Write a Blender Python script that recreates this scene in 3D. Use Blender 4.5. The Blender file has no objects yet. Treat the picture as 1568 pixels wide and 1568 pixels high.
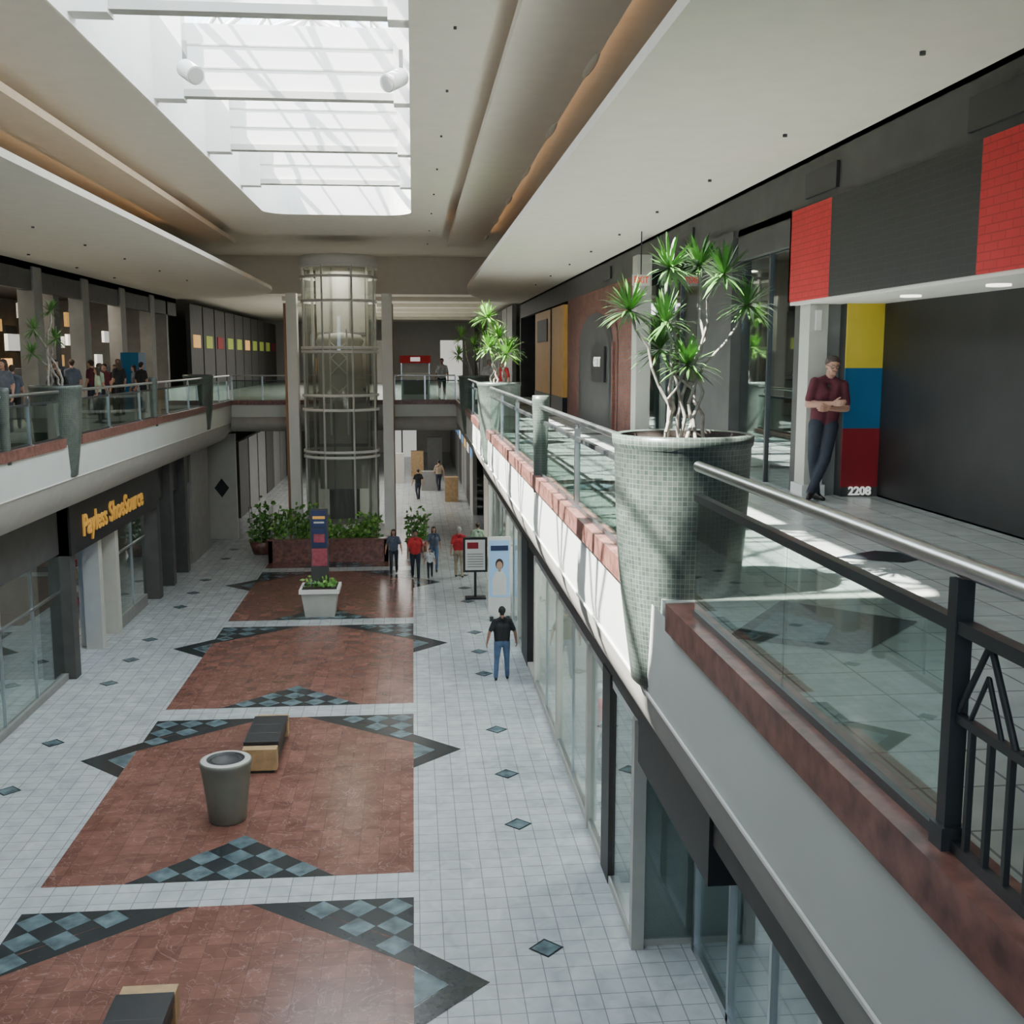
import bpy, bmesh, math, random
import numpy as np
from mathutils import Vector, Matrix
random.seed(7); rng=random.Random(11)

# ------------------------------------------------------------------ materials
MATS={}
def base_mat(name):
    m=bpy.data.materials.new(name); m.use_nodes=True
    nt=m.node_tree; nt.nodes.clear()
    o=nt.nodes.new('ShaderNodeOutputMaterial'); b=nt.nodes.new('ShaderNodeBsdfPrincipled')
    nt.links.new(b.outputs[0],o.inputs[0]); MATS[name]=m
    return m,nt,b,o
def N(nt,t,**k):
    n=nt.nodes.new(t)
    for a,v in k.items(): setattr(n,a,v)
    return n
def pmat(name,col,rough=.6,metal=0,emis=None,es=0,var=.08,scale=3,spec=.5):
    m,nt,b,o=base_mat(name)
    tc=N(nt,'ShaderNodeTexCoord'); ns=N(nt,'ShaderNodeTexNoise'); ns.inputs['Scale'].default_value=scale; ns.inputs['Detail'].default_value=4
    nt.links.new(tc.outputs['Object'],ns.inputs['Vector'])
    cr=N(nt,'ShaderNodeValToRGB')
    c=Vector(col[:3])
    cr.color_ramp.elements[0].position=.3; cr.color_ramp.elements[1].position=.7
    cr.color_ramp.elements[0].color=(*(c*(1-var)),1); cr.color_ramp.elements[1].color=(*[min(1,v*(1+var)) for v in c],1)
    nt.links.new(ns.outputs['Fac'],cr.inputs[0]); nt.links.new(cr.outputs[0],b.inputs['Base Color'])
    b.inputs['Roughness'].default_value=rough; b.inputs['Metallic'].default_value=metal
    b.inputs['Specular IOR Level'].default_value=spec
    if emis: b.inputs['Emission Color'].default_value=(*emis,1); b.inputs['Emission Strength'].default_value=es
    return m
def tile_mat(name,c1,c2,mortar,size,ms=.006,rough=.2,vein=None,rowh=None,offset=0,var=.25,coords='xy'):
    m,nt,b,o=base_mat(name)
    tc=N(nt,'ShaderNodeTexCoord')
    vec=tc.outputs['Object']
    if coords!='xy':
        s=N(nt,'ShaderNodeSeparateXYZ'); c=N(nt,'ShaderNodeCombineXYZ'); nt.links.new(vec,s.inputs[0])
        if coords=='yz': nt.links.new(s.outputs[1],c.inputs[0]); nt.links.new(s.outputs[2],c.inputs[1])
        elif coords=='xz': nt.links.new(s.outputs[0],c.inputs[0]); nt.links.new(s.outputs[2],c.inputs[1])
        elif coords=='cyl':
            at=N(nt,'ShaderNodeMath',operation='ARCTAN2'); nt.links.new(s.outputs[1],at.inputs[0]); nt.links.new(s.outputs[0],at.inputs[1])
            mu=N(nt,'ShaderNodeMath',operation='MULTIPLY'); mu.inputs[1].default_value=.5; nt.links.new(at.outputs[0],mu.inputs[0])
            nt.links.new(mu.outputs[0],c.inputs[0]); nt.links.new(s.outputs[2],c.inputs[1])
        vec=c.outputs[0]
    br=N(nt,'ShaderNodeTexBrick'); br.offset=offset; br.squash=1
    br.inputs['Scale'].default_value=1; br.inputs['Brick Width'].default_value=size; br.inputs['Row Height'].default_value=rowh or size
    br.inputs['Mortar Size'].default_value=ms; br.inputs['Mortar Smooth'].default_value=.1
    br.inputs['Color1'].default_value=(*c1,1); br.inputs['Color2'].default_value=(*c2,1); br.inputs['Mortar'].default_value=(*mortar,1)
    nt.links.new(vec,br.inputs['Vector'])
    ns=N(nt,'ShaderNodeTexNoise'); ns.inputs['Scale'].default_value=2.3; ns.inputs['Detail'].default_value=6; ns.inputs['Distortion'].default_value=1.2
    nt.links.new(tc.outputs['Object'],ns.inputs['Vector'])
    mr=N(nt,'ShaderNodeMapRange'); mr.inputs[1].default_value=.3; mr.inputs[2].default_value=.7; mr.inputs[3].default_value=1-var; mr.inputs[4].default_value=1+var*.4
    nt.links.new(ns.outputs['Fac'],mr.inputs[0])
    mx=N(nt,'ShaderNodeVectorMath',operation='SCALE'); nt.links.new(br.outputs['Color'],mx.inputs[0]); nt.links.new(mr.outputs[0],mx.inputs['Scale'])
    out=mx.outputs[0]
    if vein:
        v=N(nt,'ShaderNodeTexNoise'); v.inputs['Scale'].default_value=1.7; v.inputs['Detail'].default_value=8; v.inputs['Distortion'].default_value=2.5
        nt.links.new(tc.outputs['Object'],v.inputs['Vector'])
        r=N(nt,'ShaderNodeValToRGB'); r.color_ramp.elements[0].position=.49; r.color_ramp.elements[0].color=(0,0,0,1)
        e=r.color_ramp.elements.new(.5); e.color=(1,1,1,1); r.color_ramp.elements[2].position=.51; r.color_ramp.elements[2].color=(0,0,0,1)
        nt.links.new(v.outputs['Fac'],r.inputs[0])
        mm=N(nt,'ShaderNodeMath',operation='MULTIPLY'); mm.inputs[1].default_value=.4; nt.links.new(r.outputs[0],mm.inputs[0])
        mi=N(nt,'ShaderNodeMix',data_type='RGBA'); nt.links.new(mm.outputs[0],mi.inputs[0]); nt.links.new(out,mi.inputs[6]); mi.inputs[7].default_value=(*vein,1)
        out=mi.outputs[2]
    nt.links.new(out,b.inputs['Base Color']); b.inputs['Roughness'].default_value=rough
    bp=N(nt,'ShaderNodeBump'); bp.inputs['Strength'].default_value=.15; bp.inputs['Distance'].default_value=.002; bp.invert=True
    nt.links.new(br.outputs['Fac'],bp.inputs['Height']); nt.links.new(bp.outputs[0],b.inputs['Normal'])
    return m
def glass_mat(name,tint,refl=.12,rough=.02,body=None,bodyfac=0):
    m,nt,b,o=base_mat(name); nt.nodes.remove(b)
    tr=N(nt,'ShaderNodeBsdfTransparent'); tr.inputs[0].default_value=(*tint,1)
    gl=N(nt,'ShaderNodeBsdfGlossy'); gl.inputs['Roughness'].default_value=rough; gl.inputs[0].default_value=(.9,.95,.95,1)
    lw=N(nt,'ShaderNodeLayerWeight'); lw.inputs[0].default_value=.25
    ad=N(nt,'ShaderNodeMath',operation='MULTIPLY_ADD'); ad.inputs[1].default_value=.55; ad.inputs[2].default_value=refl; ad.use_clamp=True
    nt.links.new(lw.outputs['Facing'],ad.inputs[0])
    mx=N(nt,'ShaderNodeMixShader'); nt.links.new(ad.outputs[0],mx.inputs[0])
    src=tr.outputs[0]
    if body:
        df=N(nt,'ShaderNodeBsdfDiffuse'); df.inputs[0].default_value=(*body,1)
        m2=N(nt,'ShaderNodeMixShader'); m2.inputs[0].default_value=bodyfac; nt.links.new(tr.outputs[0],m2.inputs[1]); nt.links.new(df.outputs[0],m2.inputs[2]); src=m2.outputs[0]
    nt.links.new(src,mx.inputs[1]); nt.links.new(gl.outputs[0],mx.inputs[2]); nt.links.new(mx.outputs[0],o.inputs[0])
    return m

WT=tile_mat('white_floor_tile',(.50,.53,.53),(.44,.47,.475),(.24,.25,.255),.305,.007,.22,var=.2)
UT=tile_mat('upper_floor_tile',(.48,.51,.48),(.43,.46,.44),(.20,.21,.20),.41,.007,.22,var=.18)
RM=tile_mat('red_marble_tile',(.235,.105,.080),(.165,.073,.056),(.12,.06,.05),.305,.004,.22,vein=(.5,.34,.30),var=.28)
BK=pmat('black_granite',(.025,.030,.033),.22,var=.3,scale=8)
SB=pmat('blue_slate',(.10,.145,.16),.25,var=.5,scale=4)
GR=pmat('red_granite_trim',(.20,.088,.070),.3,var=.5,scale=9)
CR=pmat('cream_ceiling_paint',(.78,.72,.62),.8,var=.03)
WH=pmat('white_paint',(.76,.74,.69),.7,var=.03)
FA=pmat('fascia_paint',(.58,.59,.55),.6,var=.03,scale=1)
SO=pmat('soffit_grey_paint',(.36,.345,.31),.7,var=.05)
DK=pmat('dark_grey_paint',(.060,.059,.056),.6,var=.15)
BL=pmat('black_panel',(.016,.016,.017),.5,var=.2)
MG=pmat('mid_grey_paint',(.22,.22,.21),.6,var=.1)
LG=pmat('light_grey_paint',(.48,.47,.42),.6,var=.05)
ST=pmat('brushed_steel',(.55,.57,.58),.28,metal=1,var=.05)
DS=pmat('dark_steel',(.06,.065,.067),.35,metal=.5,var=.1)
BR=tile_mat('red_brick_wall',(.26,.085,.06),(.21,.07,.05),(.15,.11,.095),.22,.012,.8,rowh=.075,offset=.5,coords='yz')
RB=tile_mat('painted_red_brick',(.60,.022,.026),(.56,.018,.022),(.38,.012,.014),.22,.006,.6,rowh=.075,offset=.5,coords='yz',var=.08)
BB=tile_mat('painted_black_brick',(.018,.019,.019),(.015,.016,.016),(.028,.028,.028),.22,.006,.55,rowh=.075,offset=.5,coords='yz',var=.1)
MO=tile_mat('mosaic_tile',(.050,.070,.060),(.090,.112,.094),(.17,.19,.16),.036,.0022,.35,coords='cyl',var=.35)
YE=pmat('yellow_panel',(.80,.60,.06),.5,var=.05); BU=pmat('blue_panel',(.014,.14,.30),.5,var=.05); DR=pmat('dark_red_panel',(.30,.012,.02),.5,var=.05)
OR=pmat('orange_panel',(.72,.38,.08),.55,var=.08); NV=pmat('navy_poster',(.02,.035,.10),.5,var=.2); PK=pmat('rose_poster',(.30,.06,.08),.5,var=.3,scale=10)
TERRA=pmat('terracotta_paint',(.42,.22,.12),.6,var=.08)
TW=pmat('tan_wood',(.42,.28,.14),.5,var=.2,scale=6)
LE=pmat('black_vinyl',(.025,.025,.027),.4,var=.2)
UR=pmat('taupe_fibreglass',(.17,.17,.14),.45,var=.08)
SOI=pmat('soil',(.03,.02,.014),.9,var=.4,scale=20)
GL=glass_mat('clear_rail_glass',(.80,.88,.85),.04)
SG=glass_mat('shop_glass',(.82,.89,.88),.05)
EG=glass_mat('elevator_glass',(.68,.70,.64),.03,body=(.34,.34,.30),bodyfac=.22)
RG=glass_mat('skylight_glass',(.90,.96,1.0),.02)
LEAF=pmat('leaf_green',(.09,.23,.045),.45,var=.5,scale=5)
LEAF2=pmat('leaf_lime',(.20,.42,.07),.45,var=.4,scale=5)
BARK=pmat('bark',(.34,.31,.26),.8,var=.4,scale=15)
def em(name,col,s): return pmat(name,col,.6,emis=col,es=s,var=.02)
EW=em('lamp_white',(1,.95,.85),3); EO=em('sign_gold',(.80,.40,.07),.12); ER=em('exit_red',(.9,.08,.04),.5)
EB=em('menu_blue',(.15,.35,.7),.4); EY=em('menu_amber',(.9,.5,.15),.45); EGR=em('menu_green',(.35,.42,.08),.2); EWH=em('menu_white',(.8,.8,.75),.6)
PB=em('poster_blue',(.25,.42,.62),.4)

# ------------------------------------------------------------------ mesh builder
class B:
    def __init__(s,name,origin=(0,0,0)):
        s.name=name; s.v=[]; s.f=[]; s.mi=[]; s.sm=[]; s.mats=[]; s.o=Vector(origin)
    def m(s,mat):
        if mat not in s.mats: s.mats.append(mat)
        return s.mats.index(mat)
    def add(s,vs,fs,mat,smooth=False):
        n=len(s.v); s.v+= [tuple(v) for v in vs]; k=s.m(mat)
        for f in fs: s.f.append([i+n for i in f]); s.mi.append(k); s.sm.append(smooth)
    def box(s,x0,x1,y0,y1,z0,z1,mat,rot=0,c=None):
        vs=[(x,y,z) for x in (x0,x1) for y in (y0,y1) for z in (z0,z1)]
        if rot:
            cx,cy=c or ((x0+x1)/2,(y0+y1)/2); ca,sa=math.cos(rot),math.sin(rot)
            vs=[(cx+(x-cx)*ca-(y-cy)*sa, cy+(x-cx)*sa+(y-cy)*ca, z) for x,y,z in vs]
        s.add(vs,[(0,1,3,2),(4,6,7,5),(0,4,5,1),(2,3,7,6),(0,2,6,4),(1,5,7,3)],mat)
    def poly(s,pts,mat): s.add(pts,[list(range(len(pts)))],mat)
    def prism(s,pts,z0,z1,mat):
        n=len(pts)
        s.add([(p[0],p[1],z0) for p in pts]+[(p[0],p[1],z1) for p in pts],
              [list(range(n)),list(range(n,2*n))]+[(i,(i+1)%n,n+(i+1)%n,n+i) for i in range(n)],mat)
    def extr_y(s,prof,y0,y1,mat,smooth=False,caps=False):
        n=len(prof)
        s.add([(p[0],y0,p[1]) for p in prof]+[(p[0],y1,p[1]) for p in prof],[(i,i+1,n+i+1,n+i) for i in range(n-1)],mat,smooth)
    def ring(s,o,i,z,mat):
        n=len(o); s.add([(p[0],p[1],z) for p in o]+[(p[0],p[1],z) for p in i],[(k,(k+1)%n,n+(k+1)%n,n+k) for k in range(n)],mat)
    def band(s,p,z0,z1,mat):
        n=len(p); s.add([(a[0],a[1],z0) for a in p]+[(a[0],a[1],z1) for a in p],[(k,(k+1)%n,n+(k+1)%n,n+k) for k in range(n)],mat)
    def cyl(s,p0,p1,r0,mat,r1=None,seg=12,smooth=True,caps=True):
        p0,p1=Vector(p0),Vector(p1); r1=r0 if r1 is None else r1
        d=(p1-p0).normalized(); a=d.orthogonal().normalized(); b=d.cross(a)
        vs=[]
        for p,r in ((p0,r0),(p1,r1)):
            for k in range(seg):
                t=2*math.pi*k/seg; vs.append(p+a*(math.cos(t)*r)+b*(math.sin(t)*r))
        s.add(vs,[(k,(k+1)%seg,seg+(k+1)%seg,seg+k) for k in range(seg)],mat,smooth)
        if caps: s.add(vs,[list(range(seg)),list(range(seg,2*seg))],mat)
    def tube(s,pts,rs,mat,seg=7):
        for i in range(len(pts)-1): s.cyl(pts[i],pts[i+1],rs[i],mat,rs[i+1],seg,caps=False)
    def lathe(s,c,prof,mat,seg=32,smooth=True,sx=1,sy=1):
        vs=[]; n=len(prof)
        for r,z in prof:
            for k in range(seg):
                t=2*math.pi*k/seg; vs.append((c[0]+math.cos(t)*r*sx,c[1]+math.sin(t)*r*sy,c[2]+z))
        fs=[(i*seg+k,i*seg+(k+1)%seg,(i+1)*seg+(k+1)%seg,(i+1)*seg+k) for i in range(n-1) for k in range(seg)]
        s.add(vs,fs,mat,smooth)
    def ell(s,c,r,mat,seg=16,rings=10,R=None):
        vs=[];c=Vector(c)
        for i in range(rings+1):
            ph=math.pi*i/rings
            for k in range(seg):
                t=2*math.pi*k/seg; v=Vector((r[0]*math.sin(ph)*math.cos(t),r[1]*math.sin(ph)*math.sin(t),r[2]*math.cos(ph)))
                if R: v=R@v
                vs.append(c+v)
        s.add(vs,[(i*seg+k,i*seg+(k+1)%seg,(i+1)*seg+(k+1)%seg,(i+1)*seg+k) for i in range(rings) for k in range(seg)],mat,True)
    def done(s,parent=None,recalc=True):
        me=bpy.data.meshes.new(s.name); o=s.o
        me.from_pydata([(v[0]-o.x,v[1]-o.y,v[2]-o.z) for v in s.v],[],s.f)
        for m in s.mats: me.materials.append(m)
        me.polygons.foreach_set('material_index',s.mi); me.polygons.foreach_set('use_smooth',s.sm)
        if recalc:
            bm=bmesh.new(); bm.from_mesh(me); bmesh.ops.recalc_face_normals(bm,faces=bm.faces); bm.to_mesh(me); bm.free()
        ob=bpy.data.objects.new(s.name,me); ob.location=o; bpy.context.collection.objects.link(ob)
        if parent:
            ob.parent=parent; ob.matrix_parent_inverse=parent.matrix_world.inverted()
        return ob
def empty(name,loc=(0,0,0)):
    e=bpy.data.objects.new(name,None); e.location=loc; bpy.context.collection.objects.link(e); bpy.context.view_layer.update(); return e
def text(name,s,size,mat,loc,rot,parent=None,ext=.01,sx=1,bold=.006):
    c=bpy.data.curves.new(name,'FONT'); c.body=s; c.size=size; c.extrude=ext; c.align_x='CENTER'; c.align_y='CENTER'; c.materials.append(mat); c.offset=bold*size/.3
    o=bpy.data.objects.new(name,c); o.location=loc; o.rotation_euler=rot; o.scale=(sx,1,1); bpy.context.collection.objects.link(o)
    if parent: 
        o.parent=parent; o.matrix_parent_inverse=parent.matrix_world.inverted()
    return o
def rrect(x0,x1,y0,y1,r,seg=8):
    p=[]
    for cx,cy,a0 in ((x1-r,y1-r,0),(x0+r,y1-r,90),(x0+r,y0+r,180),(x1-r,y0+r,270)):
        for k in range(seg+1):
            a=math.radians(a0+90*k/seg); p.append((cx+r*math.cos(a),cy+r*math.sin(a)))
    return p
MX=lambda x:-5.5-x
UF=5.75
Y0,Y1=-8,44.5

# ------------------------------------------------------------------ lower floor + inlay
f=B('floor'); f.poly([(-17,Y0,0),(11,Y0,0),(11,90,0),(-17,90,0)],WT); f.done()
fi=B('floor_tile_inlay')
XL,XR,XC=-5.4,-.08,-2.74
def P(pts,z,mat): fi.poly([(x,y,z) for x,y in pts],mat)
def diamond(x,y,r,mat,z=.006): P([(x-r,y),(x,y-r),(x+r,y),(x,y+r)],z,mat)
for k in range(-1,4):
    yb=15.2+8*k; yt=yb+7.25
    if k==3: yt=40.2
    P([(XL,yb),(XR,yb),(XR,yt),(XL,yt)],.002,RM)
    P([(XC-1.5,yb),(XC+1.5,yb),(XC,yb+1.45)],.004,BK)
    r=.25
    for j in range(3):
        for i in range(-3,4):
            x=XC+i*2*r; y=yb+r+j*2*r
            if abs(x-XC)+ (y-yb) < 1.5-r*.7 : diamond(x,y,r*.97,SB)
    if k==3: continue
    for s in (1,-1):
        E=XR if s>0 else XL
        ty=yb+5.05
        q=lambda dx,y:(E+s*dx,y)
        P([q(.92,ty),q(0,ty+.92),q(-1.75,yt),q(-2.25,yt),q(0,ty+.45),q(.42,ty)],.004,BK)
        P([q(.92,ty),q(.42,ty),q(0,ty-.45),q(0,ty-.9)],.004,BK)
        P([q(.42,ty),q(0,ty+.42),q(0,ty-.42)],.005,SB)
        P([q(-1.75,yt),q(0,yt),q(0,yt-1.25)],.0045,BK)
        for j in range(3):
            for i in range(4):
                x=-r-i*2*r; y=yt-r-j*2*r
                if -x+(yt-y)*1.3<1.95: diamond(E+s*x,y,r*.97,SB)
for y in (8.6,10.8,12.96,16.73,18.9,21.3,25.3,27.3,29.3,33.2,35.2,37.3,41.3,43.3):
    for x in (1.61,-7.15): 
        P([(x-.23,y),(x,y-.23),(x+.23,y),(x,y+.23)],.004,BK); diamond(x,y,.19,SB)
fi.done()

# ------------------------------------------------------------------ upper floors, fascia
def upper_side(nm,M):
    b=B('floor_'+nm)
    a=sorted((M(1.80),M(10.6)))
    b.box(a[0],a[1],Y0,Y1,5.35,UF,UT)
    for yy in (6.8,14.8,22.8,30.8,38.8):
        pts=[(M(1.95),yy-.25),(M(2.65),yy-.7),(M(3.35),yy+.05),(M(2.65),yy+.75)]
        b.poly([(x,y,UF+.004) for x,y in pts],BK)
        b.poly([(x,y,UF+.006) for x,y in [(M(2.1),yy-.2),(M(2.5),yy-.45),(M(2.75),yy-.0),(M(2.5),yy+.4)]],SB)
        b.poly([(x,y,UF+.004) for x,y in [(M(3.7),yy+2.4),(M(4.2),yy+2.1),(M(4.7),yy+2.4),(M(4.2),yy+2.7)]],BK)
    b.done()
    b=B('trim_fascia_'+nm)
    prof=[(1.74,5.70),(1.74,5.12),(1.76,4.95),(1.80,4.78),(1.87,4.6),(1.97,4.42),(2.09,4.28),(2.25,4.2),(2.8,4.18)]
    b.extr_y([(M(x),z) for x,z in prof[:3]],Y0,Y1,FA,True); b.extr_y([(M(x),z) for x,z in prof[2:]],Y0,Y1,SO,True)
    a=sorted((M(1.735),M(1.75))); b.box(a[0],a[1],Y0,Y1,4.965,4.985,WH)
    b.done(recalc=False)
upper_side('upper_right',lambda x:x); upper_side('upper_left',MX)
def granite(nm,M,segs):
    b=B('trim_granite_'+nm)
    for y0,y1 in segs:
        a=sorted((M(1.69),M(1.90))); b.box(a[0],a[1],y0,y1,5.66,5.85,GR)
    b.done()
granite('right',lambda x:x,[(Y0,7.12),(8.62,25.45),(26.55,35.85),(36.95,44.4)])
granite('left',MX,[(Y0,23.35),(24.45,38.85),(39.95,44.4)])

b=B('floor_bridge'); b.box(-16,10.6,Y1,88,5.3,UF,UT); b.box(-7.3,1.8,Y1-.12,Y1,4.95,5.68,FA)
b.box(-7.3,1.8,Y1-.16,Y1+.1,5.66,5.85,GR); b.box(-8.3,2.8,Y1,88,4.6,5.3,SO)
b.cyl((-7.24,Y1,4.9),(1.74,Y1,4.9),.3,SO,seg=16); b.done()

# ------------------------------------------------------------------ railings
def rail(name,M,segs,posts,pickets=None,mosaic=()):
    b=B(name)
    for y0,y1 in segs:
        b.cyl((M(1.80),y0,6.82),(M(1.80),y1,6.82),.034,ST,seg=16)
        b.ell((M(1.80),y1,6.82),(.034,.034,.034),ST); b.ell((M(1.80),y0,6.82),(.034,.034,.034),ST)
        a=sorted((M(1.775),M(1.825))); b.box(a[0],a[1],y0,y1,6.60,6.645,DS)
        a=sorted((M(1.785),M(1.815))); b.box(a[0],a[1],y0,y1,5.85,5.89,DS)
    for y0,y1 in segs:
        yy=y0
        if pickets and y0<pickets: yy=pickets
        n=max(1,round((y1-yy)/1.6)); w=(y1-yy)/n
        for i in range(n):
            a=sorted((M(1.794),M(1.806))); b.box(a[0],a[1],yy+i*w+.008,yy+(i+1)*w-.008,5.87,6.61,GL)
    for y in posts:
        a=sorted((M(1.77),M(1.83))); b.box(a[0],a[1],y-.03,y+.03,5.8,6.74,ST); b.cyl((M(1.8),y,6.72),(M(1.8),y,6.82),.02,ST)
        b.box(a[0]-.03,a[1]+.03,y-.06,y+.06,5.85,5.87,ST)
    if pickets:
        y1=pickets
        for y in (y1,y1-2.4,y1-4.8):
            b.box(1.77,1.83,y-.03,y+.03,5.82,6.78,DS)
            b.box(1.755,1.845,y-.045,y+.045,5.85,5.93,DS)
        for s0 in (y1-2.4,y1-4.8):
            b.box(1.785,1.815,s0,s0+2.4,6.30,6.33,DS)
            n=20
            for i in range(1,n): 
                y=s0+2.4*i/n; b.box(1.79,1.81,y-.010,y+.010,5.87,6.32,DS)
            for i in range(6):
                ya=s0+.4*i
                b.cyl((1.8,ya+.02,6.32),(1.8,ya+.2,6.61),.012,DS,seg=6); b.cyl((1.8,ya+.38,6.32),(1.8,ya+.2,6.61),.012,DS,seg=6)
                b.cyl((1.8,ya+.1,6.32),(1.8,ya+.2,6.5),.009,DS,seg=6); b.cyl((1.8,ya+.3,6.32),(1.8,ya+.2,6.5),.009,DS,seg=6)
    ob=b.done()
    for y in mosaic:
        c=B('mosaic_post',(M(1.80),y,5.75)); c.lathe((M(1.80),y,5.6),[(0,1.38),(.12,1.38),(.125,1.3),(.11,.9),(.10,.3),(.10,0),(0,0)],MO,20); c.done()
rail('glass_railing',lambda x:x,[(Y0,6.75),(8.65,15.25),(15.55,25.4),(26.6,35.8),(37.0,44.4)],[11.9,18.9,22.2,29.5,33,40],pickets=3.38,mosaic=(15.4,))
rail('glass_railing',MX,[(Y0,20.05),(20.35,23.3),(24.5,31.45),(31.75,38.8),(40.0,44.4)],[21.5,27,30,33.3,36.4,42],mosaic=(31.6,20.2))
b=B('glass_railing')
for x0,x1 in ((-7.2,-4.8),(-.75,1.7)):
    b.cyl((x0,Y1,6.82),(x1,Y1,6.82),.032,ST); b.box(x0,x1,Y1-.006,Y1+.006,5.85,6.6,GL); b.box(x0,x1,Y1-.02,Y1+.02,6.6,6.64,DS)
    for x in (x0,(x0+x1)/2,x1): b.box(x-.03,x+.03,Y1-.03,Y1+.03,5.85,6.8,ST)
b.done()

# ------------------------------------------------------------------ mosaic planters with yuccas
def spiky_head(b,c,L,n,mat,up=.25):
    c=Vector(c)
    for i in range(n):
        th=rng.uniform(0,2*math.pi); el=rng.uniform(-.6,1.35)
        d=Vector((math.cos(th)*math.cos(el),math.sin(th)*math.cos(el),math.sin(el)))
        w=d.cross(Vector((0,0,1))); w=w.normalized()*.011*(L/.25) if w.length>.01 else Vector((.010,0,0))
        l=L*rng.uniform(.75,1.1); droop=Vector((0,0,-.22*l*(1-abs(el)/1.6)))
        p0=c; p1=c+d*l*.5+droop*.15; p2=c+d*l*.8+droop*.5; p3=c+d*l+droop
        b.add([p0-w*.5,p0+w*.5,p1-w,p1+w,p2-w*.7,p2+w*.7,p3],[(0,1,3,2),(2,3,5,4),(4,5,6)],mat)
def yucca(base,heads,mat,L=.25,n=70,r=.022):
    b=B('yucca_plant',base); base=Vector(base)
    for i,h in enumerate(heads):
        h=Vector(h); st=base+Vector((rng.uniform(-.18,.18),rng.uniform(-.18,.18),0))
        pts=[st]; k=7
        for j in range(1,k+1):
            t=j/k; p=st.lerp(h,t); p.x=st.x+(h.x-st.x)*(t**1.7)+ (rng.uniform(-.05,.05) if j<k else 0)
            p.y=st.y+(h.y-st.y)*(t**1.5)+(rng.uniform(-.03,.03) if j<k else 0)
            pts.append(p)
        b.tube(pts,[r*(1-.45*j/k) for j in range(k+1)],BARK)
        spiky_head(b,h,L,n,mat)
    return b.done(recalc=False)
def planter(x,y):
    e=B('mosaic_planter',(x,y,0))
    prof=[(0,5.0),(.33,5.0),(.36,5.03),(.375,5.15),(.41,5.4),(.455,5.75),(.485,6.1),(.505,6.5),(.515,6.84),(.53,6.86),(.535,6.93),(.50,6.94),(.47,6.93),(.46,6.88),(0,6.88)]
    e.lathe((x,y,0),prof[:13],MO,48); e.lathe((x,y,0),prof[12:],SOI,48); e.done()
planter(2.03,8.1)
hx=lambda u,v,dy=0:(2.05+(u-1078)*.00475,8.1+dy,6.368+.004718*(800-v))
heads=[hx(1052,418,.1),hx(1128,430,-.1),hx(985,485,0),hx(1035,505,-.15),hx(1180,475,.1),hx(1066,570,-.25),hx(1108,412,.25),hx(1040,545,.1)]
yucca((2.03,8.1,6.87),heads,LEAF,.27,85,.015)
planter(2.03,26.0); yucca((2.03,26,6.87),[(1.75,25.9,8.45),(2.05,26.1,8.0),(2.2,25.8,7.6),(1.8,26,7.75),(2.3,26.1,7.7)],LEAF2,.45,80,.03)
planter(2.03,36.4); yucca((2.03,36.4,6.87),[(1.6,36.4,8.2),(2.0,36.2,7.9),(2.3,36.5,8.4),(1.5,36.3,7.6)],LEAF2,.45,60,.03)
planter(MX(2.03),23.9); yucca((MX(2.03),23.9,6.87),[(-7.9,23.9,8.1),(-7.4,23.7,7.9),(-7.6,24.1,8.5),(-8.0,24,7.6)],LEAF,.32,60,.03)
planter(MX(2.03),39.4); 

# ------------------------------------------------------------------ ceilings
b=B('ceiling')
WT0=12.9
well=rrect(-3.95,0,6,31,.75); ringo=rrect(-5.4,.96,4,36,.5)
b.ring(ringo,well,11.4,CR); b.band(ringo,11.4,11.58,CR)
b.band(well,11.4,WT0,WH)
hole=rrect(-4.1,.15,5.8,31.2,.75); big=rrect(-17,11,Y0,50,.01)
b.ring(big,hole,12.0,CR)
b.ring(ringo,hole,11.58,CR)
o1=rrect(-4.07,.12,5.88,31.12,.8); b.band(o1,11.38,11.4,CR); b.ring(o1,well,11.38,CR)
def soffit(xe,xw,z,ye,yw,R=None):
    pts=[(xe,Y0),(xw,Y0),(xw,yw)]
    for k in range(1,19):
        t=math.pi/2*k/18; pts.append((xw+(xe-xw)*math.sin(t), ye+(yw-ye)*math.cos(t)))
    b.prism(pts,z,z+.12,CR)
soffit(1.95,4.9,9.96,38,49.5)
soffit(-5.3,-10.4,10.1,42,49.8)
b.box(1.3,2.55,Y0,41,11.55,11.7,CR)
b.box(-7.4,-6.3,Y0,41,11.6,11.75,CR)
b.box(-17,11,50,50.3,10.35,12.0,CR); b.box(-17,11,50.3,88,10.35,10.5,CR)
for i in range(5): b.box(-6,4,52+i*6,53+i*6,10.15,10.35,CR)
b.box(4.9,11,Y0,50,9.9,10.1,DK); b.box(-17,-10.4,Y0,50,9.9,10.1,DK)
b.done(recalc=False)
b=B('trim_cove_brackets')
for y in np.arange(7,38,4.4): b.ell((2.53,y,11.57),(.07,.7,.06),CR)
b.done()
b=B('ceiling_downlights')
for y in (2.5,5.7,8.9,12.2,15.3,18.6,22,25.5,29,33,37): 
    b.cyl((4.14,y,9.93),(4.14,y,9.965),.025,DK); b.cyl((-9.6,y,10.07),(-9.6,y,10.11),.04,DK); b.cyl((-7.5,y+1,10.07),(-7.5,y+1,10.11),.03,DK)
    b.cyl((.55,y+1.4,11.37),(.55,y+1.4,11.41),.02,DK)
b.done()

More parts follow.
